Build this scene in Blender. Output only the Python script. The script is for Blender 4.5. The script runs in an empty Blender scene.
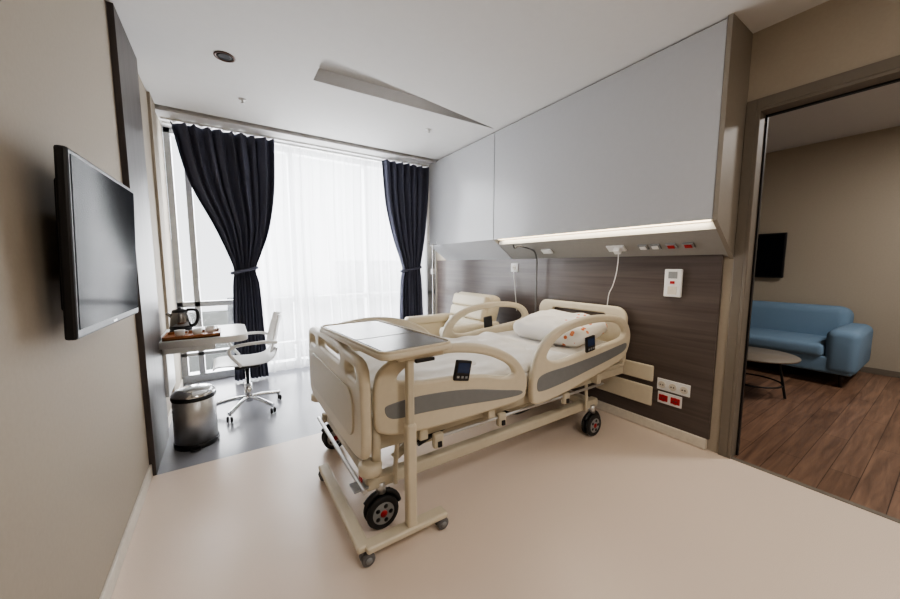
import bpy, bmesh, math, random
from mathutils import Vector, Matrix
random.seed(3)
SC=bpy.context.scene
COL=SC.collection
SC.view_settings.view_transform='AgX'
try: SC.view_settings.look='AgX - Medium High Contrast'
except Exception: pass
H=1.33
PI=math.pi
# ------------------------------------------------------------------ materials
def lin(c):
    r=[]
    for v in c:
        v=v/255.0
        r.append(v/12.92 if v<=0.04045 else ((v+0.055)/1.055)**2.4)
    return (r[0],r[1],r[2],1)
def setin(b,k,v):
    if k in b.inputs: b.inputs[k].default_value=v
def mat(name,rgb,rough=0.5,metal=0.0,emit=None,es=0,noise=None,bump=None,spec=None,coat=None,var=0.06):
    m=bpy.data.materials.new(name); m.use_nodes=True
    nt=m.node_tree; b=nt.nodes['Principled BSDF']
    c=lin(rgb)
    setin(b,'Base Color',c); setin(b,'Roughness',rough); setin(b,'Metallic',metal)
    if spec is not None: setin(b,'Specular IOR Level',spec)
    if coat: setin(b,'Coat Weight',coat); setin(b,'Coat Roughness',0.1)
    if emit: setin(b,'Emission Color',lin(emit)); setin(b,'Emission Strength',es)
    tc=nt.nodes.new('ShaderNodeTexCoord')
    n=nt.nodes.new('ShaderNodeTexNoise'); n.inputs['Scale'].default_value=noise or 30
    n.inputs['Detail'].default_value=4
    nt.links.new(tc.outputs['Object'],n.inputs['Vector'])
    cr=nt.nodes.new('ShaderNodeValToRGB')
    cr.color_ramp.elements[0].position=0.3; cr.color_ramp.elements[1].position=0.7
    cr.color_ramp.elements[0].color=tuple(x*(1-var) for x in c[:3])+(1,)
    cr.color_ramp.elements[1].color=tuple(min(1,x*(1+var)) for x in c[:3])+(1,)
    nt.links.new(n.outputs['Fac'],cr.inputs['Fac']); nt.links.new(cr.outputs['Color'],b.inputs['Base Color'])
    if bump:
        bp=nt.nodes.new('ShaderNodeBump'); bp.inputs['Strength'].default_value=bump; bp.inputs['Distance'].default_value=0.01
        nt.links.new(n.outputs['Fac'],bp.inputs['Height']); nt.links.new(bp.outputs['Normal'],b.inputs['Normal'])
    return m
def woodmat(name,c1,c2,rough,scale,planks=None,dist=3.0):
    m=bpy.data.materials.new(name); m.use_nodes=True
    nt=m.node_tree; b=nt.nodes['Principled BSDF']; setin(b,'Roughness',rough)
    tc=nt.nodes.new('ShaderNodeTexCoord'); mp=nt.nodes.new('ShaderNodeMapping')
    mp.inputs['Scale'].default_value=scale
    nt.links.new(tc.outputs['Object'],mp.inputs['Vector'])
    n=nt.nodes.new('ShaderNodeTexNoise'); n.inputs['Scale'].default_value=1.0; n.inputs['Detail'].default_value=8; n.inputs['Distortion'].default_value=dist*0.2
    nt.links.new(mp.outputs['Vector'],n.inputs['Vector'])
    cr=nt.nodes.new('ShaderNodeValToRGB'); cr.color_ramp.elements[0].position=0.3; cr.color_ramp.elements[1].position=0.7
    cr.color_ramp.elements[0].color=lin(c1); cr.color_ramp.elements[1].color=lin(c2)
    nt.links.new(n.outputs['Fac'],cr.inputs['Fac'])
    out=cr.outputs['Color']
    if planks:
        mp2=nt.nodes.new('ShaderNodeMapping'); mp2.inputs['Rotation'].default_value=(0,0,planks)
        nt.links.new(tc.outputs['Object'],mp2.inputs['Vector'])
        br=nt.nodes.new('ShaderNodeTexBrick'); br.inputs['Scale'].default_value=1.0
        br.inputs['Brick Width'].default_value=1.3; br.inputs['Row Height'].default_value=0.13
        br.inputs['Mortar Size'].default_value=0.002
        br.inputs['Color1'].default_value=(1,1,1,1); br.inputs['Color2'].default_value=(0.66,0.63,0.6,1); br.inputs['Mortar'].default_value=(0.15,0.1,0.08,1)
        nt.links.new(mp2.outputs['Vector'],br.inputs['Vector'])
        mx=nt.nodes.new('ShaderNodeMixRGB'); mx.blend_type='MULTIPLY'; mx.inputs['Fac'].default_value=0.9
        nt.links.new(out,mx.inputs['Color1']); nt.links.new(br.outputs['Color'],mx.inputs['Color2']); out=mx.outputs['Color']
    nt.links.new(out,b.inputs['Base Color'])
    return m
def emat(name,rgb,s):
    m=bpy.data.materials.new(name); m.use_nodes=True; nt=m.node_tree
    for n in list(nt.nodes): nt.nodes.remove(n)
    o=nt.nodes.new('ShaderNodeOutputMaterial'); e=nt.nodes.new('ShaderNodeEmission')
    e.inputs[0].default_value=lin(rgb); e.inputs[1].default_value=s
    nt.links.new(e.outputs[0],o.inputs[0]); return m
def sheermat():
    m=bpy.data.materials.new('sheer_fabric'); m.use_nodes=True; nt=m.node_tree
    for n in list(nt.nodes): nt.nodes.remove(n)
    o=nt.nodes.new('ShaderNodeOutputMaterial')
    t=nt.nodes.new('ShaderNodeBsdfTransparent'); tl=nt.nodes.new('ShaderNodeBsdfTranslucent'); d=nt.nodes.new('ShaderNodeBsdfDiffuse')
    tl.inputs[0].default_value=(0.92,0.92,0.93,1); d.inputs[0].default_value=(0.85,0.85,0.86,1)
    m1=nt.nodes.new('ShaderNodeMixShader'); m1.inputs[0].default_value=0.35
    nt.links.new(tl.outputs[0],m1.inputs[1]); nt.links.new(d.outputs[0],m1.inputs[2])
    tc=nt.nodes.new('ShaderNodeTexCoord'); n=nt.nodes.new('ShaderNodeTexNoise'); n.inputs['Scale'].default_value=260
    nt.links.new(tc.outputs['Object'],n.inputs['Vector'])
    mr=nt.nodes.new('ShaderNodeMapRange'); mr.inputs['To Min'].default_value=0.48; mr.inputs['To Max'].default_value=0.6
    nt.links.new(n.outputs['Fac'],mr.inputs['Value'])
    m2=nt.nodes.new('ShaderNodeMixShader'); nt.links.new(mr.outputs[0],m2.inputs[0])
    nt.links.new(t.outputs[0],m2.inputs[1]); nt.links.new(m1.outputs[0],m2.inputs[2])
    nt.links.new(m2.outputs[0],o.inputs[0]); return m
def glassmat():
    m=bpy.data.materials.new('window_glass'); m.use_nodes=True; nt=m.node_tree
    for n in list(nt.nodes): nt.nodes.remove(n)
    o=nt.nodes.new('ShaderNodeOutputMaterial'); t=nt.nodes.new('ShaderNodeBsdfTransparent'); g=nt.nodes.new('ShaderNodeBsdfGlossy')
    g.inputs['Roughness'].default_value=0.02
    mx=nt.nodes.new('ShaderNodeMixShader'); mx.inputs[0].default_value=0.06
    nt.links.new(t.outputs[0],mx.inputs[1]); nt.links.new(g.outputs[0],mx.inputs[2]); nt.links.new(mx.outputs[0],o.inputs[0]); return m
M={}
M['wall']=mat('wall_paint_beige',(170,160,145),0.75,noise=60,bump=0.03,var=0.02)
M['ceil']=mat('ceiling_paint',(216,215,214),0.8,noise=20,var=0.01)
M['wood']=woodmat('dark_oak_laminate',(78,69,66),(98,88,84),0.32,(14,1.2,30))
M['woodv']=woodmat('dark_oak_laminate_vertical',(60,53,52),(82,74,72),0.4,(20,30,1.5))
M['floor']=mat('vinyl_beige',(229,212,197),0.3,noise=350,var=0.09)
M['floor2']=mat('vinyl_grey',(152,153,159),0.22,noise=200,var=0.05)
M['floorw']=woodmat('walnut_planks',(106,82,68),(146,116,96),0.36,(2.0,26,3),planks=0.0001)
M['base']=mat('baseboard_white',(215,208,196),0.45)
M['cab']=mat('cabinet_lacquer',(188,189,192),0.22,var=0.01)
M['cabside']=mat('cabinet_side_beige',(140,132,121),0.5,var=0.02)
M['slant']=mat('medical_rail_panel',(150,148,144),0.4,var=0.02)
M['frame']=mat('door_frame_taupe',(118,110,100),0.45,var=0.02)
M['alu']=mat('anodised_aluminium',(178,180,182),0.35,0.7)
M['bed']=mat('bed_plastic_cream',(214,204,183),0.38,var=0.02)
M['bedf']=mat('bed_frame_cream',(202,193,173),0.4,var=0.02)
M['grey']=mat('grey_plastic',(145,147,148),0.4,var=0.03)
M['stripe']=mat('rail_stripe_grey',(128,130,131),0.4,var=0.03)
M['dgrey']=mat('dark_grey_laminate',(104,104,106),0.3,var=0.02)
M['tabletop']=mat('table_grey_laminate',(132,130,127),0.25,var=0.02)
M['black']=mat('black_plastic',(24,24,27),0.4)
M['rubber']=mat('black_rubber',(36,36,38),0.6)
M['screen']=mat('tv_screen_glass',(18,20,26),0.12,var=0.01,spec=0.02)
M['screenoff']=mat('control_panel_display',(45,60,92),0.2)
M['chrome']=mat('chrome',(215,215,215),0.15,1.0,var=0.02)
M['steel']=mat('brushed_steel',(205,205,205),0.38,0.85,var=0.04)
M['ksteel']=mat('kettle_steel',(120,118,116),0.25,1.0,var=0.04)
M['white']=mat('white_plastic',(234,234,233),0.35,var=0.01)
M['sheet']=mat('white_sheet',(232,229,224),0.85,noise=12,bump=0.25,var=0.02)
M['red']=mat('red_plastic',(170,30,36),0.4)
M['orange']=mat('orange_plastic',(190,84,50),0.4)
M['curtain']=mat('curtain_navy_fabric',(82,84,100),0.85,noise=300,bump=0.2,var=0.15)
M['blue']=mat('sofa_blue_fabric',(110,134,156),0.9,noise=250,bump=0.25,var=0.08)
M['dark']=mat('dark_wood_legs',(52,38,30),0.5)
M['arm']=mat('armchair_leatherette',(218,207,184),0.5,noise=90,bump=0.08,var=0.03)
M['tray']=mat('wood_tray',(150,96,58),0.4)
M['copper']=mat('downlight_reflector',(84,58,46),0.35,0.3)
M['sheer']=sheermat(); M['glass']=glassmat()
M['strip']=emat('led_strip',(255,230,190),5.5)
M['fillglow']=emat('fill_glow',(255,240,220),4)  # glow for the two added fill panels
M['bldg']=mat('building_concrete',(150,152,155),0.8)
M['ground']=mat('outside_ground',(120,122,118),0.9)
# ------------------------------------------------------------------ helpers
def empty(name,loc=(0,0,0)):
    e=bpy.data.objects.new(name,None); e.location=loc; e.empty_display_size=0.1; COL.objects.link(e); return e
def fin(name,me,m=None,parent=None,smooth=False):
    o=bpy.data.objects.new(name,me); COL.objects.link(o)
    if m is not None and len(me.materials)==0: me.materials.append(m)
    if smooth:
        for p in me.polygons: p.use_smooth=True
    if parent is not None:
        o.parent=parent
        o.matrix_parent_inverse=Matrix.Translation(-parent.location)
    return o
def rotmesh(me,ang,axis,piv):
    T=Matrix.Translation(piv)@Matrix.Rotation(ang,4,axis)@Matrix.Translation(-Vector(piv)); me.transform(T)
def box(name,x0,x1,y0,y1,z0,z1,m,parent=None,bev=0.0,seg=2,rot=None):
    bm=bmesh.new(); bmesh.ops.create_cube(bm,size=1)
    for v in bm.verts:
        v.co=Vector(((x0+x1)/2+v.co.x*(x1-x0),(y0+y1)/2+v.co.y*(y1-y0),(z0+z1)/2+v.co.z*(z1-z0)))
    if bev>0:
        bmesh.ops.bevel(bm,geom=bm.edges[:],offset=bev,segments=seg,profile=0.5,affect='EDGES')
    me=bpy.data.meshes.new(name); bm.to_mesh(me); bm.free()
    if rot: rotmesh(me,rot[0],rot[1],((x0+x1)/2,(y0+y1)/2,(z0+z1)/2))
    return fin(name,me,m,parent,smooth=False)
def cr(pts,n=6,closed=True):
    out=[];N=len(pts)
    rng=range(N) if closed else range(N-1)
    for i in rng:
        if closed: p0,p1,p2,p3=pts[i-1],pts[i],pts[(i+1)%N],pts[(i+2)%N]
        else: p0,p1,p2,p3=pts[max(i-1,0)],pts[i],pts[i+1],pts[min(i+2,N-1)]
        for k in range(n):
            t=k/n
            out.append(tuple(0.5*((2*b)+(-a+c)*t+(2*a-5*b+4*c-d)*t*t+(-a+3*b-3*c+d)*t**3) for a,b,c,d in zip(p0,p1,p2,p3)))
    if not closed: out.append(tuple(pts[-1]))
    return out
def tomesh(cu,name):
    ob=bpy.data.objects.new('tmp',cu); COL.objects.link(ob)
    dg=bpy.context.evaluated_depsgraph_get(); dg.update()
    me=bpy.data.meshes.new_from_object(ob.evaluated_get(dg)); me.name=name
    bpy.data.objects.remove(ob); return me
def plate(name,outer,holes,plane,pos,thick,m,parent=None,bev=0.008):
    cu=bpy.data.curves.new(name,'CURVE'); cu.dimensions='2D'; cu.fill_mode='BOTH'
    for pts in [outer]+list(holes):
        s=cu.splines.new('POLY'); s.points.add(len(pts)-1); s.use_cyclic_u=True
        for i,p in enumerate(pts): s.points[i].co=(p[0],p[1],0,1)
    cu.bevel_depth=bev; cu.bevel_resolution=3; cu.offset=-bev; cu.extrude=max(0.0,thick/2-bev)
    me=tomesh(cu,name)
    if plane=='xz': T=Matrix(((1,0,0,0),(0,0,-1,pos),(0,1,0,0),(0,0,0,1)))
    elif plane=='yz': T=Matrix(((0,0,1,pos),(1,0,0,0),(0,1,0,0),(0,0,0,1)))
    else: T=Matrix.Translation((0,0,pos))
    me.transform(T)
    return fin(name,me,m,parent,smooth=False)
def rrect(x0,x1,y0,y1,r,n=6):
    out=[]
    for cx,cy,a0 in ((x1-r,y1-r,0),(x0+r,y1-r,PI/2),(x0+r,y0+r,PI),(x1-r,y0+r,1.5*PI)):
        for k in range(n+1):
            a=a0+k/n*PI/2; out.append((cx+r*math.cos(a),cy+r*math.sin(a)))
    return out
def tube(name,pts,r,m,parent=None,smoothn=0,res=4,cyc=False):
    if smoothn: pts=cr(pts,smoothn,closed=cyc)
    cu=bpy.data.curves.new(name,'CURVE'); cu.dimensions='3D'
    s=cu.splines.new('POLY'); s.points.add(len(pts)-1); s.use_cyclic_u=cyc
    for i,p in enumerate(pts): s.points[i].co=(p[0],p[1],p[2],1)
    cu.bevel_depth=r; cu.bevel_resolution=res; cu.use_fill_caps=True
    return fin(name,tomesh(cu,name),m,parent,smooth=True)
def lathe(name,prof,c,m,parent=None,n=32,axis='z',smooth=True,ang=None):
    vs=[];fs=[]
    for r,h in prof:
        for k in range(n):
            a=2*PI*k/n; vs.append((r*math.cos(a),r*math.sin(a),h))
    P=len(prof)
    for i in range(P-1):
        for k in range(n):
            k2=(k+1)%n; fs.append((i*n+k,i*n+k2,(i+1)*n+k2,(i+1)*n+k))
    if prof[0][0]>1e-5: fs.append(tuple(range(n-1,-1,-1)))
    if prof[-1][0]>1e-5: fs.append(tuple(range((P-1)*n,P*n)))
    me=bpy.data.meshes.new(name); me.from_pydata(vs,[],fs); me.update()
    if axis=='y': me.transform(Matrix.Rotation(PI/2,4,'X'))
    if axis=='x': me.transform(Matrix.Rotation(PI/2,4,'Y'))
    if ang: me.transform(Matrix.Rotation(ang,4,'Z'))
    me.transform(Matrix.Translation(c))
    bm=bmesh.new(); bm.from_mesh(me); bmesh.ops.remove_doubles(bm,verts=bm.verts,dist=1e-5); bmesh.ops.recalc_face_normals(bm,faces=bm.faces); bm.to_mesh(me); bm.free()
    o=fin(name,me,m,parent,smooth)
    if smooth:
        for p in me.polygons:
            if len(p.vertices)>8: p.use_smooth=False
    return o
def softbox(name,x0,x1,y0,y1,z0,z1,m,parent=None,e=0.35,lv=3,rot=None,bulge=0.0):
    o=box(name,x0,x1,y0,y1,z0,z1,m,parent,bev=min(x1-x0,y1-y0,z1-z0)*e,seg=5)
    me=o.data
    if rot: rotmesh(me,rot[0],rot[1],((x0+x1)/2,(y0+y1)/2,(z0+z1)/2))
    for p in me.polygons: p.use_smooth=True
    return o
# ------------------------------------------------------------------ dimensions
XL=-0.4655; XR=2.846; YB=-1.6; YW=4.75; ZC=2.773; XC=2.527
X2=6.6; ZC2=2.93
# ------------------------------------------------------------------ room shell
box('floor',XL-0.1,XR,YB,2.73,-0.05,0,M['floor'])
box('floor_window_zone',XL-0.1,XR,2.73,YW+0.15,-0.05,0,M['floor2'])
box('floor_living_room',XR,X2+0.1,YB,3.2,-0.05,-0.001,M['floorw'])
box('trim_threshold',XR-0.005,XR+0.03,-0.45,0.80,0,0.004,M['frame'])
box('wall_left',XL-0.12,XL,YB,YW,0,ZC+0.2,M['wall'])
box('wall_back',XL-0.12,XR,YB-0.12,YB,0,ZC+0.2,M['wall'])
YD0,YD1,ZD=-0.45,0.81,2.30
bm=bmesh.new()
def addb(bm,x0,x1,y0,y1,z0,z1):
    r=bmesh.ops.create_cube(bm,size=1)
    for v in r['verts']: v.co=Vector(((x0+x1)/2+v.co.x*(x1-x0),(y0+y1)/2+v.co.y*(y1-y0),(z0+z1)/2+v.co.z*(z1-z0)))
addb(bm,XR,XR+0.10,YB,YD0,0,3.0); addb(bm,XR,XR+0.10,YD1,YW,0,3.0); addb(bm,XR,XR+0.10,YD0,YD1,ZD,3.0)
me=bpy.data.meshes.new('wall_right'); bm.to_mesh(me); bm.free(); fin('wall_right',me,M['wall'])
A=(0.66,2.59);B=(0.66,2.95);C=(2.49,2.90)
cu=bpy.data.curves.new('ceiling','CURVE'); cu.dimensions='2D'; cu.fill_mode='BOTH'
for pts in [[(XL,YB),(XR,YB),(XR,4.15),(XL,4.15)],[A,B,C]]:
    s=cu.splines.new('POLY'); s.points.add(len(pts)-1); s.use_cyclic_u=True
    for i,p in enumerate(pts): s.points[i].co=(p[0],p[1],0,1)
cu.extrude=0.05
me=tomesh(cu,'ceiling'); me.transform(Matrix.Translation((0,0,ZC+0.05))); fin('ceiling',me,M['ceil'])
box('ceiling_recess_top',A[0]-0.05,C[0]+0.05,A[1]-0.05,B[1]+0.05,ZC+0.10,ZC+0.12,M['ceil'])
box('ceiling_window_zone',XL,XR,4.19,YW+0.15,ZC-0.005,ZC+0.1,M['ceil'])
box('trim_ceiling_gap',XL,XR,4.13,4.21,ZC+0.1,ZC+0.12,M['frame'])
box('trim_ceiling_bead',XL,XC,4.19,4.205,ZC-0.03,ZC,M['ceil'])
box('baseboard_left',XL,XL+0.012,YB,YW-0.1,0,0.08,M['base'],bev=0.003)
box('baseboard_right',XR-0.035,XR,0.93,YW-0.1,0,0.085,M['base'],bev=0.012,seg=4)
box('wall_panel_left',XL,XL+0.03,2.73,3.34,0,ZC,M['woodv'])
box('trim_left_column',XL,XL+0.02,3.9,4.15,0,ZC,M['wall'])
# ------------------------------------------------------------------ window
W=empty('window_1',(1.2,YW,0))
def wb(n,*a,m='alu',bev=0.004): return box(n,*a,M[m],W,bev=bev)
wb('sill',XL,XR,YW-0.02,YW+0.12,0,0.09)
wb('head',XL,XR,YW,YW+0.1,ZC-0.06,ZC)
for i,x in enumerate((XL+0.03,-0.28,0.75,1.72,2.6)):
    wb('mullion_%d'%i,x-0.028,x+0.028,YW,YW+0.1,0.05,ZC)
wb('transom',XL,XR,YW,YW+0.08,0.86,0.92)
wb('transom_low',XL,XR,YW,YW+0.08,0.3,0.34)
wb('glass',XL,XR,YW+0.045,YW+0.05,0.08,ZC-0.05,m='glass',bev=0)
wb('side_panel',2.6,XR,YW,YW+0.1,0,ZC)
wb('handle',-0.275,-0.255,YW-0.03,YW,1.05,1.18,m='alu')
box('outside_ground',-60,80,6,120,-12.2,-12,M['ground'])
for i,(x,y,w,h) in enumerate(((-9,38,9,16),(6,45,12,9),(20,50,9,14),(34,40,10,11))):
    b=empty('city_building' if i==0 else 'city_building.%03d'%i,(x,y,-12))
    box('tower',x-w/2,x+w/2,y,y+9,-12,-12+h,M['bldg'],b)
    for k in range(int(h/3)):
        box('window_band_%d'%k,x-w/2+0.4,x+w/2-0.4,y-0.05,y,-12+1.2+3*k,-12+2.6+3*k,M['dgrey'],b)
def curtain(name,prof,y0,folds,amp,m,lat=0.2,nz=70,nu=240,seed=0):
    rnd=random.Random(seed); ph=[rnd.uniform(0,6.28) for _ in range(4)]
    ks=sorted(prof,key=lambda p:p[0]); vs=[];fs=[]
    def ev(z):
        for a,b in zip(ks,ks[1:]):
            if z<=b[0]:
                t=(z-a[0])/(b[0]-a[0])
                return [a[j]+(b[j]-a[j])*t for j in (1,2)]
        return ks[-1][1:]
    z0,z1=ks[0][0],ks[-1][0]; w0=max(k[2]-k[1] for k in ks)
    for i in range(nz+1):
        z=z0+(z1-z0)*i/nz; L,R=ev(z); w=(R-L)/w0
        a=amp*(0.35+0.65*w)
        for j in range(nu+1):
            u=j/nu
            uu=u+0.012*math.sin(5*u*6.28+ph[0])+0.006*math.sin(z*1.7+ph[1])*w
            am=a*(0.75+0.35*math.sin(u*37+ph[1]+0.5*z)) if lat>0.3 else a
            y=y0+am*math.sin(2*PI*folds*uu+ph[2]+0.25*math.sin(z*2.1+ph[3]))+0.25*am*math.sin(2*PI*folds*2.3*uu+z*0.8)
            vs.append((L+(R-L)*u+lat*am*math.sin(4*PI*folds*uu+2*ph[2]+0.5*math.sin(z*2.1+ph[3])) if lat>0.3 else L+(R-L)*u+lat*a*math.cos(2*PI*folds*uu),y,z))
    for i in range(nz):
        for j in range(nu):
            q=i*(nu+1)+j; fs.append((q,q+1,q+nu+2,q+nu+1))
    me=bpy.data.meshes.new(name); me.from_pydata(vs,[],fs); me.update()
    return me
def smoothprof(kp):
    kp=sorted(kp); return cr(kp,5,closed=False)
def drape(name,kp,tiez,seed,folds):
    e=empty(name,((kp[0][1]+kp[0][2])/2,4.5,0))
    fin('fabric',curtain(name,smoothprof(kp),4.47,folds,0.045,M['curtain'],seed=seed),M['curtain'],e,True)
    p=[k for k in kp if abs(k[0]-tiez)<0.01][0]
    cx=(p[1]+p[2])/2; w=(p[2]-p[1])/2+0.015
    ring=[(cx+w*math.cos(t),4.47+0.06*math.sin(t),tiez+0.03*math.cos(t)) for t in [k*2*PI/24 for k in range(24)]]
    tube('tieback',ring,0.018,M['curtain'],e,cyc=True)
drape('curtain',[(0.02,0.02,0.36),(0.6,0.04,0.34),(1.1,0.06,0.32),(1.27,0.08,0.29),(1.45,0.03,0.35),(1.75,-0.08,0.45),(2.2,-0.27,0.52),(2.742,-0.38,0.54)],1.27,1,9)
drape('curtain',[(0.02,2.07,2.46),(0.6,2.08,2.45),(1.1,2.10,2.43),(1.27,2.13,2.41),(1.45,2.08,2.44),(1.75,1.98,2.49),(2.2,1.88,2.54),(2.742,1.84,2.57)],1.27,2,7)
fin('sheer_curtain',curtain('sheer_curtain',[(0.02,0.2,2.6),(2.742,0.2,2.6)],4.6,19,0.035,M['sheer'],lat=0.75,nu=760,nz=24,seed=5),M['sheer'],None,True)
ct=empty('curtain_track',(1,4.5,ZC)); box('rail',XL+0.02,2.7,4.45,4.49,ZC-0.022,ZC-0.005,M['white'],ct); box('rail_back',XL+0.02,2.7,4.58,4.62,ZC-0.022,ZC-0.005,M['white'],ct)
# ------------------------------------------------------------------ head wall
box('wall_panel_right',XR-0.025,XR,0.92,YW-0.1,0.085,1.40,M['wood'])
hc=empty('headboard_cabinet',(2.7,2.6,ZC))
Y0,Y1,YS=0.865,4.38,2.95
zb=1.612
def prism(name,y0,y1,prof,m,parent):
    vs=[(x,y0,z) for x,z in prof]+[(x,y1,z) for x,z in prof]; n=len(prof)
    fs=[tuple(range(n)),tuple(range(2*n-1,n-1,-1))]+[(i,i+n,(i+1)%n+n,(i+1)%n) for i in range(n)]
    me=bpy.data.meshes.new(name); me.from_pydata(vs,[],fs)
    bm=bmesh.new(); bm.from_mesh(me); bmesh.ops.recalc_face_normals(bm,faces=bm.faces); bm.to_mesh(me); bm.free()
    return fin(name,me,m,parent)
prism('end_panel',Y0,Y0+0.025,[(XC-0.005,ZC),(XC-0.005,zb-0.01),(XR,1.37),(XR,ZC)],M['cabside'],hc)
box('carcass',XC+0.02,XR,Y0+0.025,Y1,zb+0.03,ZC,M['cabside'],hc)
box('front_door_1',XC,XC+0.018,Y0+0.028,YS-0.004,zb,ZC-0.012,M['cab'],hc,bev=0.002)
box('front_door_2',XC,XC+0.018,YS+0.004,Y1,zb,ZC-0.012,M['cab'],hc,bev=0.002)
prism('service_slope',Y0+0.025,YS-0.01,[(XC+0.075,zb+0.03),(XC+0.075,zb-0.055),(XR,1.385),(XR,zb+0.03)],M['slant'],hc)
prism('service_slope_far',YS+0.01,Y1,[(XC+0.01,zb+0.0),(XR,1.385),(XR,zb+0.03),(XC+0.01,zb+0.03)],M['cab'],hc)
box('light_reflector',XC+0.018,XC+0.075,Y0+0.03,YS-0.01,zb+0.005,zb+0.015,M['white'],hc)
box('led_strip',XC+0.025,XC+0.07,Y0+0.06,YS-0.05,zb-0.004,zb+0.005,M['strip'],hc)
def slope(y,t):
    x=XC+0.075+(XR-XC-0.075)*t; z=(zb-0.055)+(1.385-zb+0.055)*t; return x,y,z
sa=math.atan2((zb-0.055)-1.385,XR-XC-0.075)
def onslope(name,y,t,w,h,m,th=0.012,parent=hc):
    x,yy,z=slope(y,t); me_o=box(name,x-h/2,x+h/2,y-w/2,y+w/2,z-th,z+0.004,M[m],parent,bev=0.002)
    rotmesh(me_o.data,sa,'Y',(x,yy,z)); return me_o
for i,(y,m) in enumerate(((1.40,'white'),(1.31,'white'),(1.20,'red'),(1.09,'red'))):
    onslope('gas_outlet_frame_%d'%i,y,0.5,0.07,0.055,'grey'); onslope('gas_outlet_%d'%i,y,0.5,0.045,0.032,m,0.018)
onslope('socket_plate',1.62,0.5,0.15,0.07,'white'); onslope('plug',1.60,0.5,0.05,0.045,'white',0.05)
onslope('socket_plate_far',2.35,0.5,0.12,0.06,'white')
tube('plug_cable',[(2.72,1.60,1.44),(2.74,1.61,1.36),(2.77,1.64,1.25),(2.795,1.68,1.15),(2.803,1.72,1.05),(2.803,1.72,0.8),(2.803,1.6,0.55)],0.004,M['white'],hc,6)
nh=empty('nurse_call_handset',(XR-0.03,1.21,1.2))
box('cradle',XR-0.05,XR-0.025,1.15,1.27,1.09,1.30,M['white'],nh,bev=0.008)
box('display',XR-0.053,XR-0.049,1.18,1.24,1.23,1.28,M['grey'],nh)
box('button_red',XR-0.056,XR-0.049,1.195,1.225,1.19,1.21,M['red'],nh)
box('keypad',XR-0.053,XR-0.049,1.18,1.24,1.11,1.17,M['base'],nh)
def socketplate(name,y0,y1,z0,z1,m,n,parent=None):
    e=empty(name,(XR-0.03,(y0+y1)/2,(z0+z1)/2))
    box('plate',XR-0.036,XR-0.025,y0,y1,z0,z1,M['white'],e,bev=0.003)
    w=(y1-y0)/n
    for i in range(n):
        yc=y0+w*(i+.5)
        if m=='red': box('socket_%d'%i,XR-0.042,XR-0.034,yc-w*.38,yc+w*.38,z0+0.02,z1-0.02,M['red'],e,bev=0.004)
        lathe('well_%d'%i,[(0.026,0),(0.028,0.004),(0.022,0.006),(0.0,0.001)],(XR-0.044,yc,(z0+z1)/2),M[m if m!='white' else 'base'],e,n=20,axis='x')
        for s in (-1,1): lathe('pin_%d'%i,[(0.005,0),(0.005,0.004)],(XR-0.047,yc+s*0.009,(z0+z1)/2),M['black'],e,n=8,axis='x')
    return e
socketplate('wall_socket',1.05,1.28,0.355,0.445,'white',3)
socketplate('wall_socket',1.10,1.27,0.25,0.34,'red',2)
es=socketplate('wall_socket',2.85,2.96,1.25,1.35,'white',1)
tube('socket_cable',[(2.795,2.9,1.29),(2.785,2.88,1.2),(2.785,2.86,1.05),(2.8,2.84,0.8)],0.004,M['white'],es,6)
bp_=empty('wall_bumper_plate',(XR-0.03,1.5,0.3))
box('upper',XR-0.05,XR-0.025,1.31,1.62,0.40,0.53,M['bed'],bp_,bev=0.01); box('lower',XR-0.05,XR-0.025,1.31,1.80,0.20,0.36,M['bed'],bp_,bev=0.01)
# ------------------------------------------------------------------ door frame
df=empty('door_1',(XR,0.2,0))
box('jamb',XR-0.015,XR+0.11,YD1-0.02,YD1+0.0,0,ZD,M['frame'],df,bev=0.003)
box('casing',XR-0.015,XR,YD1,Y0-0.002,0,ZD+0.06,M['frame'],df,bev=0.003)
box('casing_top',XR-0.015,XR,YD0-0.06,YD1,ZD,ZD+0.06,M['frame'],df,bev=0.003)
box('head_jamb',XR-0.015,XR+0.11,YD0,YD1-0.02,ZD-0.02,ZD,M['frame'],df,bev=0.003)
box('jamb_near',XR-0.015,XR+0.11,YD0,YD0+0.02,0,ZD-0.02,M['frame'],df,bev=0.003)
box('casing_near',XR-0.015,XR,YD0-0.06,YD0,0,ZD,M['frame'],df,bev=0.003)
box('slide_track',XR+0.085,XR+0.11,YD1-0.03,YD1-0.019,0,ZD-0.02,M['black'],df)
box('slide_track_top',XR+0.085,XR+0.11,YD0+0.02,YD1-0.03,ZD-0.03,ZD-0.019,M['black'],df)
# living room shell
box('wall_living_far',X2,X2+0.1,YB,3.2,0,3.0,M['wall'])
box('wall_living_left',XR+0.10,X2,3.2,3.3,0,3.0,M['wall'])
box('wall_living_near',XR+0.10,X2,YB-0.1,YB,0,3.0,M['wall'])
box('ceiling_living_room',XR+0.0,X2+0.1,YB,3.2,ZC2,ZC2+0.1,M['ceil'])
box('baseboard_living',X2-0.015,X2,YB,3.2,0,0.07,M['frame'])
sf=empty('sofa',(6.0,1.6,0))
softbox('base',5.48,6.5,0.58,2.72,0.14,0.33,M['blue'],sf,e=0.15)
softbox('seat_cushion_1',5.45,6.2,0.80,1.64,0.30,0.46,M['blue'],sf)
softbox('seat_cushion_2',5.45,6.2,1.65,2.5,0.30,0.46,M['blue'],sf)
softbox('backrest',6.16,6.52,0.72,2.6,0.28,0.82,M['blue'],sf,e=0.3,rot=(math.radians(7),'Y'))
softbox('armrest_1',5.46,6.42,0.55,0.80,0.14,0.63,M['blue'],sf,e=0.32)
softbox('armrest_2',5.46,6.42,2.5,2.75,0.14,0.63,M['blue'],sf,e=0.32)
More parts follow.
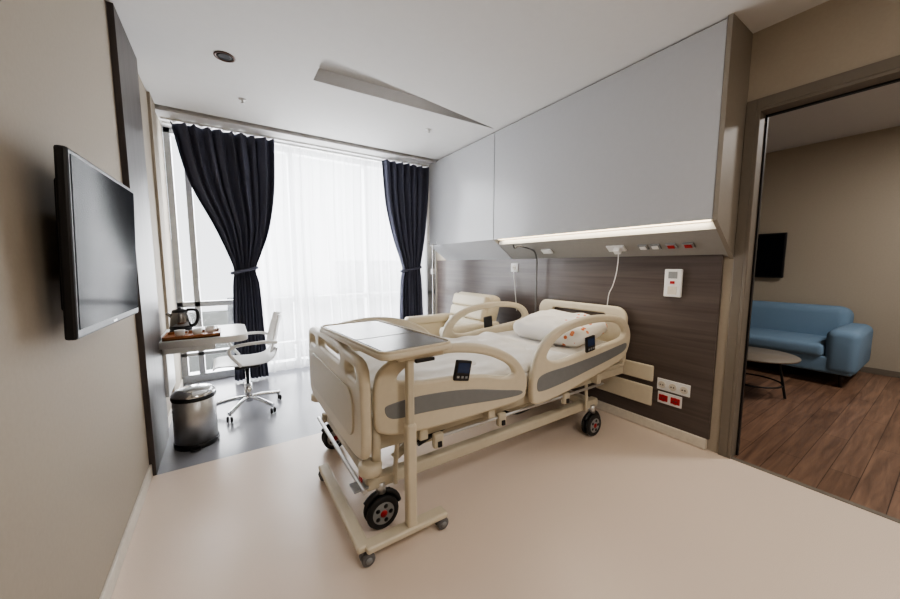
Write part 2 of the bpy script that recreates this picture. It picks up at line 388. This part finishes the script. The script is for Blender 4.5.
for i,(x,y) in enumerate(((5.55,0.66),(5.55,2.64),(6.42,0.66),(6.42,2.64))): lathe('leg_%d'%i,[(0.015,0),(0.025,0.15)],(x,y,0),M['dark'],sf,12)
ctb=empty('coffee_table',(4.55,1.16,0))
lathe('top',[(0.30,0.395),(0.35,0.40),(0.355,0.41),(0.35,0.42),(0.0,0.42)],(4.55,1.16,0),M['frame'],ctb,48)
for i in range(3):
    a=i*2*PI/3+0.6; x,y=4.55+0.27*math.cos(a),1.16+0.27*math.sin(a)
    tube('leg_%d'%i,[(4.55+0.2*math.cos(a),1.16+0.2*math.sin(a),0.40),(x,y,0.01)],0.011,M['black'],ctb)
tube('ring',[(4.55+0.245*math.cos(t),1.16+0.245*math.sin(t),0.13) for t in [k*2*PI/30 for k in range(30)]],0.008,M['black'],ctb,cyc=True)
tv2=empty('television',(6.55,1.9,1.45))
box('housing',6.53,6.57,1.42,2.45,1.15,1.78,M['black'],tv2,bev=0.008); box('screen',6.527,6.531,1.44,2.43,1.17,1.76,M['screen'],tv2); box('bracket',6.57,6.598,1.8,2.1,1.3,1.6,M['black'],tv2)
# ------------------------------------------------------------------ television on left wall
tv=empty('television',(-0.4,1.7,1.37))
def tvbox(name,u0,u1,w0,w1,d0,d1,m,bev=0.004):
    o=box(name,d0,d1,u0,u1,w0,w1,M[m],None,bev=bev); me=o.data
    me.transform(Matrix.Rotation(math.radians(2.2),4,'Y')); me.transform(Matrix.Rotation(-math.radians(2.5),4,'Z')); me.transform(Matrix.Translation((-0.388,1.48,1.10)))
    o.parent=tv; o.matrix_parent_inverse=Matrix.Translation(-tv.location)
TW=0.70;TH=0.578
tvbox('housing',0,TW,0,TH,-0.03,0,'black',0.008)
tvbox('back_bulge',0.08,TW-0.08,0.08,TH-0.08,-0.06,-0.028,'black',0.01)
tvbox('screen',0.018,TW-0.018,0.03,TH-0.018,-0.001,0.002,'screen',0)
tvbox('logo',TW/2-0.02,TW/2+0.02,0.01,0.018,0,0.002,'steel',0)
box('bracket',XL+0.003,XL+0.06,1.72,1.92,1.28,1.5,M['black'],tv)
# ------------------------------------------------------------------ desk
dk=empty('wall_desk',(-0.2,3.5,0.7))
out=[(XL+0.001,3.22),(0.04,3.22)]
out+= [(0.04+0.09*math.sin(t),3.31-0.09*math.cos(t)) for t in [k*PI/12 for k in range(1,7)]]
out+= [(0.13,3.78)]+[(0.04+0.09*math.cos(t),3.78+0.09*math.sin(t)) for t in [k*PI/12 for k in range(1,7)]]
out+= [(XL+0.001,3.87)]
plate('top',out,[],'xy',0.735,0.055,M['white'],dk,bev=0.008)
box('drawer_box',XL+0.035,-0.1,3.35,3.75,0.64,0.71,M['white'],dk,bev=0.005)
box('wall_support',XL+0.001,XL+0.05,3.36,3.75,0.30,0.71,M['white'],dk,bev=0.005)
dz=0.0065
tr=empty('serving_tray',(-0.25,3.3,0.76))
def tb(n,x0,x1,y0,y1,z0,z1): box(n,x0,x1,y0,y1,z0+dz,z1+dz,M['tray'],tr)
tb('base',-0.42,-0.06,3.25,3.50,0.757,0.765)
for i,a in enumerate(((-0.42,-0.06,3.25,3.26),(-0.42,-0.06,3.49,3.50),(-0.42,-0.41,3.25,3.50),(-0.07,-0.06,3.25,3.50))): tb('rim_%d'%i,a[0],a[1],a[2],a[3],0.757,0.785)
for i,(x,y) in enumerate(((-0.32,3.33),(-0.21,3.31),(-0.13,3.40))):
    c=empty('coffee_cup' if i==0 else 'coffee_cup.%03d'%i,(x,y,0.773))
    lathe('body',[(0.018,0),(0.03,0.02),(0.035,0.055),(0.031,0.055),(0.02,0.012),(0,0.01)],(x,y,0.7725),M['white'],c,20)
    tube('handle',[(x+0.033,y,0.818),(x+0.05,y,0.816),(x+0.045,y,0.795),(x+0.028,y,0.791)],0.004,M['white'],c,4)
kx,ky=-0.34,3.66
kt=empty('electric_kettle',(kx,ky,0.762))
lathe('base_plate',[(0.08,0),(0.08,0.018),(0.07,0.022),(0,0.022)],(kx,ky,0.763),M['black'],kt)
lathe('lower_band',[(0.075,0),(0.0795,0.018),(0.0795,0.024),(0,0.024)],(kx,ky,0.785),M['black'],kt)
lathe('body',[(0.078,0.02),(0.072,0.08),(0.06,0.14),(0.056,0.15),(0,0.152)],(kx,ky,0.785),M['ksteel'],kt)
lathe('lid',[(0.058,0),(0.05,0.02),(0.014,0.028),(0.014,0.04),(0,0.042)],(kx,ky,0.933),M['black'],kt)
tube('handle',[(kx+0.05,ky-0.02,0.95),(kx+0.11,ky-0.03,0.945),(kx+0.125,ky-0.03,0.89),(kx+0.105,ky-0.03,0.83),(kx+0.075,ky-0.02,0.81)],0.013,M['black'],kt,6)
tube('spout',[(kx-0.055,ky,0.89),(kx-0.075,ky,0.915),(kx-0.09,ky,0.93)],0.013,M['ksteel'],kt,4)
bx,by=-0.245,3.09
bn=empty('pedal_bin',(bx,by,0))
lathe('base_ring',[(0.135,0),(0.14,0.01),(0.14,0.035),(0.133,0.04),(0,0.04)],(bx,by,0),M['black'],bn)
lathe('body',[(0.133,0.035),(0.133,0.36),(0.129,0.362),(0,0.362)],(bx,by,0),M['steel'],bn,48)
lathe('collar',[(0.136,0.355),(0.138,0.36),(0.138,0.375),(0.125,0.378),(0,0.378)],(bx,by,0),M['black'],bn,48)
lathe('lid',[(0.135,0.378),(0.135,0.39),(0.115,0.415),(0.065,0.43),(0,0.435)],(bx,by,0),M['chrome'],bn,48)
box('pedal',bx-0.03,bx+0.03,by-0.18,by-0.12,0.012,0.024,M['black'],bn,bev=0.004)
# ------------------------------------------------------------------ office chair
cx,cy=0.12,3.56
oc=empty('office_chair',(cx,cy,0))
def shell_sheet(name,rows,m,parent,th=0.012,closed=False):
    n=len(rows[0]); vs=[p for r in rows for p in r]; fs=[]
    for i in range(len(rows)-1):
        for j in range(n-1): fs.append((i*n+j,i*n+j+1,(i+1)*n+j+1,(i+1)*n+j))
    me=bpy.data.meshes.new(name); me.from_pydata(vs,[],fs); me.update(); o=fin(name,me,m,parent,True)
    s=o.modifiers.new('solid','SOLIDIFY'); s.thickness=th; s.offset=0
    b=o.modifiers.new('sub','SUBSURF'); b.levels=1; b.render_levels=2
    return o
prof=[(0.25,0.43),(0.22,0.455),(0.1,0.45),(-0.05,0.44),(-0.16,0.455),(-0.21,0.50),(-0.235,0.57)]
rows=[]
for f,z in cr(prof,3,False):
    row=[]
    for k in range(-6,7):
        s=k/6; w=0.215*(1-0.12*max(0,(f-0.1)/0.15)); row.append((cx-f,cy+s*w,z+0.025*s*s))
    rows.append(row)
shell_sheet('seat_shell',rows,M['white'],oc)
def backstrip(name,s0,s1,zr):
    rows=[]
    for i in range(9):
        t=i/8; z=zr[0]+(zr[1]-zr[0])*t; f=-0.225-0.06*(z-0.56)/0.24
        row=[]
        for k in range(7):
            s=s0+(s1-s0)*k/6; row.append((cx-f-0.05*s*s*1.0,cy+s*0.205*(1-0.15*((z-0.56)/0.26)**3),z))
        rows.append(row)
    shell_sheet(name,rows,M['white'],oc,0.014)
backstrip('back_upper',-1,1,(0.76,0.88)); backstrip('back_lower',-1,1,(0.55,0.68)); backstrip('back_side_1',-1,-0.45,(0.60,0.80)); backstrip('back_side_2',0.45,1,(0.60,0.80))
for s in (-1,1):
    tube('armrest_%d'%s,[(cx+0.23,cy+s*0.2,0.64),(cx+0.12,cy+s*0.255,0.665),(cx-0.08,cy+s*0.26,0.655),(cx-0.13,cy+s*0.25,0.6),(cx-0.05,cy+s*0.22,0.47)],0.014,M['white'],oc,6)
lathe('column',[(0.03,0.08),(0.03,0.25),(0.018,0.25),(0.018,0.43)],(cx,cy,0),M['chrome'],oc,20)
box('mechanism',cx-0.1,cx+0.1,cy-0.07,cy+0.07,0.40,0.435,M['black'],oc,bev=0.01)
for i in range(5):
    a=i*2*PI/5+0.35; dx,dy=math.cos(a),math.sin(a)
    tube('base_arm_%d'%i,[(cx,cy,0.12),(cx+dx*0.12,cy+dy*0.12,0.11),(cx+dx*0.28,cy+dy*0.28,0.075)],0.018,M['chrome'],oc,4)
    for s in (-1,1):
        lathe('caster_%d_%d'%(i,s),[(0,-0.01),(0.02,-0.01),(0.028,0),(0.02,0.01),(0,0.01)],(cx+dx*0.28-dy*0.017*s,cy+dy*0.28+dx*0.017*s,0.029),M['black'],oc,16,axis='x',ang=None)
# ------------------------------------------------------------------ armchair behind bed
ac=empty('armchair',(2.2,3.16,0)); ax=0.04; ay=-0.06
softbox('seat',1.78+ax,2.4+ax,2.92+ay,3.58+ay,0.26,0.46,M['arm'],ac)
softbox('backrest',2.30+ax,2.47+ax,2.90+ay,3.60+ay,0.36,1.0,M['arm'],ac,rot=(math.radians(16),'Y'))
for k in range(4):
    z0=0.44+k*0.135
    softbox('back_channel_%d'%k,2.195+ax+0.037*k,2.29+ax+0.037*k,2.93+ay,3.57+ay,z0,z0+0.14,M['arm'],ac,rot=(math.radians(16),'Y'))
for s,y in ((1,2.85),(2,3.65)):
    softbox('armrest_%d'%s,1.70+ax,2.42+ax,y-0.06+ay,y+0.06+ay,0.62,0.72,M['arm'],ac); softbox('side_panel_%d'%s,1.80+ax,2.4+ax,y-0.035+ay,y+0.035+ay,0.14,0.64,M['arm'],ac,e=0.2)
for i,(x,y) in enumerate(((1.86,2.87),(1.86,3.63),(2.4,2.87),(2.4,3.63))): lathe('leg_%d'%i,[(0.015,0),(0.022,0.17)],(x+ax,y+ay,0),M['dark'],ac,12)
iv=empty('iv_stand',(2.42,4.1,0))
tube('pole',[(2.42,4.1,0.08),(2.42,4.1,1.62)],0.011,M['chrome'],iv)
for i in range(5):
    a=i*2*PI/5; tube('foot_%d'%i,[(2.42,4.1,0.08),(2.42+0.22*math.cos(a),4.1+0.22*math.sin(a),0.045)],0.01,M['chrome'],iv); lathe('wheel_%d'%i,[(0,-0.01),(0.022,-0.008),(0.022,0.008),(0,0.01)],(2.42+0.22*math.cos(a),4.1+0.22*math.sin(a),0.023),M['black'],iv,12,axis='x')
tube('hook',[(2.35,4.1,1.66),(2.36,4.1,1.62),(2.42,4.1,1.61),(2.48,4.1,1.62),(2.49,4.1,1.66)],0.005,M['chrome'],iv,5)
box('clamp',2.40,2.44,4.07,4.13,1.2,1.28,M['white'],iv,bev=0.006)
# ------------------------------------------------------------------ hospital bed
hb=empty('hospital_bed',(1.6,2.0,0))
YN,YF=1.45,2.53
FO=[(.535,.60),(.54,.78),(.58,.86),(.70,.905),(.95,.925),(1.2,.885),(1.40,.79),(1.50,.67),(1.51,.57),(1.46,.51),(1.2,.50),(.9,.50),(.68,.515),(.57,.545)]
FH=[(.65,.79),(.70,.845),(.82,.872),(.98,.873),(1.18,.832),(1.34,.76),(1.405,.69),(1.33,.68),(1.15,.725),(.95,.75),(.78,.76)]
FB=[(.58,.665),(.62,.685),(.8,.69),(1.05,.665),(1.3,.61),(1.455,.575),(1.45,.55),(1.3,.555),(1.05,.58),(.8,.60),(.62,.61)]
HO=[(1.555,.52),(1.565,.66),(1.63,.81),(1.75,.90),(1.95,.955),(2.2,.972),(2.45,.95),(2.6,.89),(2.665,.78),(2.63,.65),(2.53,.585),(2.2,.52),(1.9,.47),(1.66,.445),(1.575,.46)]
HH=[(1.69,.74),(1.74,.815),(1.84,.87),(2.0,.905),(2.25,.915),(2.48,.885),(2.575,.81),(2.53,.765),(2.3,.74),(2.0,.715),(1.80,.70)]
HB=[(1.61,.62),(1.70,.645),(1.9,.655),(2.2,.68),(2.5,.715),(2.60,.72),(2.575,.665),(2.4,.625),(2.1,.58),(1.85,.545),(1.65,.53),(1.60,.55)]
for nm,y,s in (('near',YN,-1),('far',YF,1)):
    plate('side_rail_foot_'+nm,cr(FO,6),[cr(FH,6)],'xz',y,0.045,M['bed'],hb,0.016)
    plate('rail_stripe_foot_'+nm,cr(FB,6),[],'xz',y+s*0.019,0.012,M['stripe'],hb,0.003)
    plate('side_rail_head_'+nm,cr(HO,6),[cr(HH,6)],'xz',y,0.045,M['bed'],hb,0.016)
    plate('rail_stripe_head_'+nm,cr(HB,6),[],'xz',y+s*0.019,0.012,M['stripe'],hb,0.003)
    for j,(x,z,an) in enumerate(((1.02,.775,12),(2.13,.775,-6))):
        parts=[box('control_panel_%s_%d'%(nm,j),x-0.05,x+0.05,y+s*0.022-0.009,y+s*0.022+0.009,z-0.055,z+0.055,M['black'],hb,bev=0.006),
        box('control_display_%s_%d'%(nm,j),x-0.038,x+0.038,y+s*0.031-0.002,y+s*0.031+0.002,z-0.012,z+0.042,M['screenoff'],hb)]
        for k in range(3): parts.append(box('control_button_%s_%d_%d'%(nm,j,k),x-0.035+k*0.027,x-0.02+k*0.027,y+s*0.031-0.003,y+s*0.031+0.003,z-0.04,z-0.028,M['grey'],hb))
        for o in parts: rotmesh(o.data,math.radians(an),'Y',(x,y,z))
    for x in (0.8,1.25,1.8,2.3):
        box('rail_arm_%s_%.1f'%(nm,x),x-0.025,x+0.025,min(y,y-s*0.09),max(y,y-s*0.09),0.44,0.52,M['bedf'],hb,bev=0.008)
FBO=[(1.43,.50),(1.43,.80),(1.455,.875),(1.53,.905),(1.70,.91),(1.80,.925),(2.0,.932),(2.19,.925),(2.29,.91),(2.46,.905),(2.535,.875),(2.56,.80),(2.56,.50),(2.50,.425),(2.3,.41),(2.0,.405),(1.69,.41),(1.49,.425)]
plate('footboard',cr(FBO,5),[rrect(1.50,1.66,0.80,0.855,0.026,5),rrect(2.33,2.49,0.80,0.855,0.026,5),rrect(1.76,2.23,0.825,0.875,0.024,5)],'yz',0.495,0.05,M['bed'],hb,0.018)
plate('footboard_inset',rrect(1.54,2.45,0.50,0.74,0.08,6),[],'yz',0.468,0.012,M['bedf'],hb,0.005)
for y in (1.47,2.52):
    lathe('corner_bumper_%.1f'%y,[(0.04,0.0),(0.055,0.01),(0.055,0.05),(0.04,0.06)],(0.52,y,0.35),M['bed'],hb,24)
    lathe('corner_post_%.1f'%y,[(0.022,0.0),(0.022,0.3)],(0.55,y,0.33),M['bedf'],hb,16)
plate('headboard',rrect(1.52,2.46,0.45,0.98,0.10,8),[rrect(1.7,2.28,0.85,0.91,0.028,5)],'yz',2.765,0.04,M['bed'],hb,0.015)
for y in (1.53,2.46):
    box('deck_rail_%.1f'%y,0.56,2.72,y-0.025,y+0.025,0.43,0.50,M['bedf'],hb,bev=0.01)
tube('accessory_rail',[(0.9,1.485,0.415),(2.4,1.485,0.415)],0.009,M['steel'],hb)
for i,x in enumerate((0.58,1.1,1.6,2.1,2.68)):
    box('deck_cross_%d'%i,x-0.025,x+0.025,1.53,2.46,0.43,0.48,M['bedf'],hb,bev=0.008)
box('deck_panel_1',0.58,1.3,1.5,2.48,0.50,0.525,M['bedf'],hb,bev=0.005); box('deck_panel_2',1.32,1.75,1.5,2.48,0.50,0.525,M['bedf'],hb,bev=0.005); box('deck_panel_3',1.77,2.72,1.5,2.48,0.50,0.525,M['bedf'],hb,bev=0.005)
def mattress():
    x0,x1,y0,y1=0.56,2.72,1.49,2.49
    bm=bmesh.new(); bmesh.ops.create_cube(bm,size=1)
    for v in bm.verts: v.co=Vector(((x0+x1)/2+v.co.x*(x1-x0),(y0+y1)/2+v.co.y*(y1-y0),0.605+v.co.z*0.15))
    bmesh.ops.bevel(bm,geom=bm.edges[:],offset=0.035,segments=4,affect='EDGES')
    me=bpy.data.meshes.new('mattress'); bm.to_mesh(me); bm.free()
    return fin('mattress',me,M['sheet'],hb,True)
mattress()
def blanket():
    nx,ny=90,50; vs=[];fs=[]
    for i in range(nx+1):
        x=0.60+1.45*i/nx
        for j in range(ny+1):
            u=-1+2*j/ny; y=1.99+u*0.495; drop=max(0,abs(u)-0.93)/0.07
            z=0.694+0.008*math.sin(x*9+y*3)+0.006*math.sin(x*23-y*11)+0.004*math.sin(y*31+x*5)-0.045*drop**2
            if x>1.93: z+=0.012*math.sin((x-1.93)/0.12*PI)
            vs.append((x,y,z))
    for i in range(nx):
        for j in range(ny): q=i*(ny+1)+j; fs.append((q,q+1,q+ny+2,q+ny+1))
    me=bpy.data.meshes.new('blanket'); me.from_pydata(vs,[],fs); o=fin('blanket',me,M['sheet'],hb,True)
    s=o.modifiers.new('s','SOLIDIFY'); s.thickness=0.012; s.offset=1
blanket()
for y in (1.56,2.44):
    box('chassis_beam_%.1f'%y,0.52,2.42,y-0.03,y+0.03,0.215,0.28,M['bedf'],hb,bev=0.012)
for x in (0.58,2.34):
    box('chassis_cross_%.1f'%x,x-0.035,x+0.035,1.56,2.44,0.215,0.275,M['bedf'],hb,bev=0.012)
box('chassis_cover',0.8,2.15,1.75,2.25,0.23,0.30,M['bedf'],hb,bev=0.02)
for y in (1.66,2.34):
    tube('lift_arm_foot_%.1f'%y,[(0.72,y,0.27),(1.05,y,0.46)],0.024,M['bedf'],hb)
    tube('lift_arm_head_%.1f'%y,[(2.2,y,0.27),(1.85,y,0.46)],0.024,M['bedf'],hb)
    tube('lift_link_%.1f'%y,[(1.05,y,0.40),(1.85,y,0.40)],0.014,M['steel'],hb)
tube('actuator',[(1.0,2.0,0.31),(1.5,2.0,0.42)],0.035,M['black'],hb); tube('actuator_rod',[(1.5,2.0,0.42),(1.8,2.0,0.46)],0.014,M['chrome'],hb)
tube('gas_spring',[(0.85,1.62,0.33),(1.15,1.62,0.42)],0.016,M['black'],hb); tube('gas_spring_rod',[(1.15,1.62,0.42),(1.3,1.62,0.465)],0.007,M['chrome'],hb)
tube('gas_spring_head',[(2.35,1.62,0.36),(2.05,1.62,0.44)],0.016,M['black'],hb)
box('control_box',1.15,1.45,1.70,1.9,0.34,0.42,M['dgrey'],hb,bev=0.015)
tube('bed_cable',[(1.4,1.62,0.42),(1.6,1.60,0.33),(1.9,1.62,0.36),(2.1,1.60,0.42),(2.5,1.6,0.38)],0.008,M['black'],hb,6)
for x in (0.9,1.35,1.95): box('rail_hinge_%.1f'%x,x-0.03,x+0.03,1.465,1.50,0.36,0.44,M['bedf'],hb,bev=0.01)
for x in (0.9,1.35,1.95): box('rail_latch_%.1f'%x,x-0.012,x+0.012,1.455,1.466,0.37,0.40,M['black'],hb,bev=0.003)
for x in (0.66,2.22): tube('brake_link_%.1f'%x,[(x,1.50,0.235),(x,1.50,0.3),(x+0.02,1.52,0.44)],0.012,M['bedf'],hb,4)
box('brake_pedal',0.455,0.53,1.52,1.60,0.24,0.252,M['grey'],hb,bev=0.005)
box('brake_label',0.485,0.49,1.50,1.54,0.30,0.32,M['red'],hb)
tube('brake_bar',[(0.50,1.50,0.245),(0.50,2.46,0.245)],0.012,M['steel'],hb)
def caster(nm,x,y,R=0.085,parent=hb):
    for s in (-1,1):
        lathe('tyre_'+nm,[(R-0.02,-0.012),(R-0.004,-0.011),(R,-0.004),(R,0.004),(R-0.004,0.011),(R-0.02,0.012)],(x,y+s*0.022,R),M['rubber'],parent,36,axis='y')
        lathe('hub_'+nm,[(0,-0.014),(R-0.03,-0.013),(R-0.02,-0.008),(R-0.02,0.008),(R-0.03,0.013),(0,0.014)],(x,y+s*0.022,R),M['grey'],parent,30,axis='y')
        for k in range(5):
            t=k*2*PI/5; lathe('hub_slot_%s_%d'%(nm,k),[(0,-0.001),(0.011,-0.001),(0.011,0.001),(0,0.001)],(x+0.038*math.cos(t),y+s*0.0365,R+0.038*math.sin(t)),M['black'],parent,10,axis='y')
        lathe('hubcap_'+nm,[(0,-0.002),(0.018,-0.002),(0.018,0.002),(0,0.002)],(x,y+s*0.038,R),M['red'] if s<0 else M['steel'],parent,20,axis='y')
    box('fork_'+nm,x-0.02,x+0.05,y-0.006,y+0.006,R,R*2+0.02,M['black'],parent,bev=0.003)
    ar=[(x+(R+0.012)*math.cos(t),y,R+(R+0.012)*math.sin(t)) for t in [math.radians(10+k*15) for k in range(10)]]
    tube('guard_'+nm,ar,0.016,M['black'],parent)
    lathe('stem_'+nm,[(0.025,0),(0.025,0.06)],(x,y,2*R+0.01),M['steel'],parent,16)
caster('foot_near',0.60,1.55); caster('head_near',2.34,1.53); caster('foot_far',0.60,2.45); caster('head_far',2.34,2.45)
tube('drip_pole',[(2.74,2.5,0.45),(2.74,2.5,1.25),(2.74,2.5,1.38),(2.70,2.5,1.47),(2.62,2.5,1.50)],0.009,M['dgrey'],hb,5)
tube('drip_hook',[(2.62,2.5,1.50),(2.50,2.52,1.52),(2.44,2.52,1.50),(2.42,2.52,1.53)],0.007,M['black'],hb,5)
def pillow(name,c,sx,sy,sz,rx):
    nu,nv=56,36; vs=[];fs=[]
    def sp(v,p): return math.copysign(abs(v)**p,v)
    for i in range(nv+1):
        th=-PI/2+PI*i/nv
        for j in range(nu):
            ph=2*PI*j/nu; ct=math.cos(th); st=math.sin(th)
            x=sp(math.cos(ph),0.45); y=sp(math.sin(ph),0.45); k=max(0.0,ct)**0.55
            pinch=1-0.07*(1-abs(x))-0.07*(1-abs(y))
            vs.append((sx*x*k*pinch,sy*y*k*pinch,sz*sp(st,0.9)+0.008*math.sin(x*k*7+y*k*9)+0.004*math.sin(x*k*17-y*k*6)))
    for i in range(nv):
        for j in range(nu): fs.append((i*nu+j,i*nu+(j+1)%nu,(i+1)*nu+(j+1)%nu,(i+1)*nu+j))
    me=bpy.data.meshes.new(name); me.from_pydata(vs,[],fs); me.update()
    me.transform(Matrix.Translation(c)@Matrix.Rotation(rx,4,'Y'))
    return me
pm=bpy.data.materials.new('pillow_print'); pm.use_nodes=True; nt=pm.node_tree; b=nt.nodes['Principled BSDF']; setin(b,'Roughness',0.85)
tc=nt.nodes.new('ShaderNodeTexCoord'); vo=nt.nodes.new('ShaderNodeTexVoronoi'); vo.inputs['Scale'].default_value=18
nt.links.new(tc.outputs['Object'],vo.inputs['Vector'])
lt=nt.nodes.new('ShaderNodeMath'); lt.operation='LESS_THAN'; lt.inputs[1].default_value=0.27; nt.links.new(vo.outputs['Distance'],lt.inputs[0])
sx=nt.nodes.new('ShaderNodeSeparateXYZ'); nt.links.new(tc.outputs['Object'],sx.inputs[0])
g=nt.nodes.new('ShaderNodeMath'); g.operation='LESS_THAN'; g.inputs[1].default_value=1.84; nt.links.new(sx.outputs['Y'],g.inputs[0])
mu=nt.nodes.new('ShaderNodeMath'); mu.operation='MULTIPLY'; nt.links.new(lt.outputs[0],mu.inputs[0]); nt.links.new(g.outputs[0],mu.inputs[1])
hue=nt.nodes.new('ShaderNodeValToRGB'); hue.color_ramp.elements[0].color=lin((226,120,70)); hue.color_ramp.elements[1].color=lin((225,150,110)); hue.color_ramp.elements[1].position=0.8
nt.links.new(vo.outputs['Color'],hue.inputs['Fac'])
mx=nt.nodes.new('ShaderNodeMixRGB'); mx.inputs['Color1'].default_value=lin((236,233,229)); nt.links.new(hue.outputs['Color'],mx.inputs['Color2']); nt.links.new(mu.outputs[0],mx.inputs['Fac']); nt.links.new(mx.outputs[0],b.inputs['Base Color'])
fin('pillow',pillow('pillow',(2.42,1.95,0.785),0.26,0.39,0.10,math.radians(-12)),pm,hb,True)
# ------------------------------------------------------------------ overbed table
ot=empty('overbed_table',(0.7,1.4,0))
def rt(o,ang=math.radians(5)):
    rotmesh(o.data,ang,'Z',(0.68,1.37,0))
rt(plate('top_rim',rrect(0.51,0.90,1.30,2.14,0.05,6),[],'xy',0.945,0.03,M['bed'],ot,0.012))
rt(plate('top_seam',rrect(0.53,0.88,1.33,2.11,0.02,4),[],'xy',0.9605,0.004,M['black'],ot,0.001))
rt(plate('top_panel_1',rrect(0.536,0.874,1.336,1.62,0.02,4),[],'xy',0.963,0.006,M['tabletop'],ot,0.002))
rt(plate('top_panel_2',rrect(0.536,0.874,1.63,2.104,0.02,4),[],'xy',0.963,0.006,M['tabletop'],ot,0.002))
rt(plate('rim_ridge',rrect(0.515,0.895,1.305,2.135,0.05,6),[rrect(0.525,0.885,1.315,2.125,0.04,6)],'xy',0.963,0.014,M['bed'],ot,0.004))
box('post_outer',0.655,0.705,1.345,1.395,0.07,0.60,M['bed'],ot,bev=0.012,seg=3)
box('post_inner',0.662,0.698,1.352,1.388,0.55,0.93,M['bedf'],ot,bev=0.008)
box('post_head',0.62,0.86,1.35,1.39,0.90,0.932,M['bed'],ot,bev=0.008)
box('release_lever',0.70,0.80,1.34,1.36,0.885,0.90,M['black'],ot,bev=0.004)
box('base_front',0.45,0.87,1.335,1.405,0.062,0.095,M['bed'],ot,bev=0.012,seg=3)
box('base_long',0.415,0.475,1.36,2.12,0.062,0.095,M['bed'],ot,bev=0.012,seg=3)
for i,(x,y) in enumerate(((0.46,1.37),(0.85,1.37),(0.445,2.10))):
    for s in (-1,1):
        lathe('wheel_%d_%d'%(i,s),[(0,-0.01),(0.026,-0.01),(0.031,-0.005),(0.031,0.005),(0.026,0.01),(0,0.01)],(x,y+s*0.016,0.031),M['dgrey'],ot,20,axis='y')
        lathe('wheel_cap_%d_%d'%(i,s),[(0,-0.0015),(0.015,-0.0015),(0.015,0.0015),(0,0.0015)],(x,y+s*0.0275,0.031),M['grey'],ot,16,axis='y')
    box('wheel_fork_%d'%i,x-0.02,x+0.02,y-0.006,y+0.006,0.03,0.07,M['dgrey'],ot,bev=0.003)
# ------------------------------------------------------------------ ceiling fittings
dl=empty('ceiling_downlight',(0.08,2.97,ZC))
lathe('trim_ring',[(0.065,0),(0.065,-0.005),(0.052,-0.006),(0.05,0)],(0.08,2.97,ZC),M['copper'],dl,36)
lathe('reflector',[(0.052,-0.001),(0.03,-0.003),(0,-0.003)],(0.08,2.97,ZC),M['black'],dl,36)
for i,(x,y) in enumerate(((0.21,3.62),(1.9,3.3))):
    sp_=empty('ceiling_sprinkler',(x,y,ZC)); lathe('plate',[(0.03,0),(0.028,-0.006),(0.01,-0.01),(0.008,-0.03),(0.018,-0.032),(0,-0.034)],(x,y,ZC),M['white'],sp_,20)
# ------------------------------------------------------------------ lights
def area(name,loc,rot,sx_,sy_,power,col,spread=None):
    l=bpy.data.lights.new(name,'AREA'); l.shape='RECTANGLE'; l.size=sx_; l.size_y=sy_; l.energy=power; l.color=col
    o=bpy.data.objects.new(name,l); o.location=loc; o.rotation_euler=rot; COL.objects.link(o)
    return o
cl=empty('added_fill_lamp',(1.2,-0.9,ZC)); box('fill_panel',0.9,1.5,-1.2,-0.6,ZC-0.03,ZC-0.001,M['fillglow'],cl,bev=0.004)  # added glowing panel behind the camera, dresses the fill light
area('room_fill_light',(1.2,-0.9,ZC-0.04),(0,0,0),0.6,0.6,27,(1,0.96,0.91))  # added fill to lift the walls and ceiling
cl=empty('added_fill_lamp',(4.8,-0.6,ZC2)); box('fill_panel',4.5,5.1,-0.9,-0.3,ZC2-0.03,ZC2-0.001,M['fillglow'],cl,bev=0.004)  # added panel, stands in for daylight from an unseen living room window
area('living_fill_light',(4.8,-0.6,ZC2-0.04),(0,0,0),0.6,0.6,58,(1,0.97,0.94))  # added fill for the living room, replaces its unseen daylight
area('cabinet_led_light',(XC+0.05,1.9,zb-0.008),(0,0,0),0.03,1.95,6.5,(1,0.88,0.7))
pl=bpy.data.lights.new('window_daylight','AREA'); pl.shape='RECTANGLE'; pl.size=3.3; pl.size_y=2.7; pl.energy=310; pl.color=(0.96,0.98,1.0)
po=bpy.data.objects.new('window_daylight',pl); po.location=(1.2,YW+0.25,1.4); po.rotation_euler=(-PI/2,0,0); COL.objects.link(po)
w=bpy.data.worlds.new('world'); SC.world=w; w.use_nodes=True
bg=w.node_tree.nodes['Background']; bg.inputs[0].default_value=(0.93,0.96,1.0,1); bg.inputs[1].default_value=2.6
# ------------------------------------------------------------------ camera
cam=bpy.data.cameras.new('camera'); co=bpy.data.objects.new('camera',cam); COL.objects.link(co)
cam.lens=13.6; cam.sensor_width=36; cam.clip_start=0.02; cam.clip_end=300
co.location=(0,0,H); co.rotation_euler=(PI/2-math.radians(5.79),0,-math.radians(33.4))
SC.camera=co
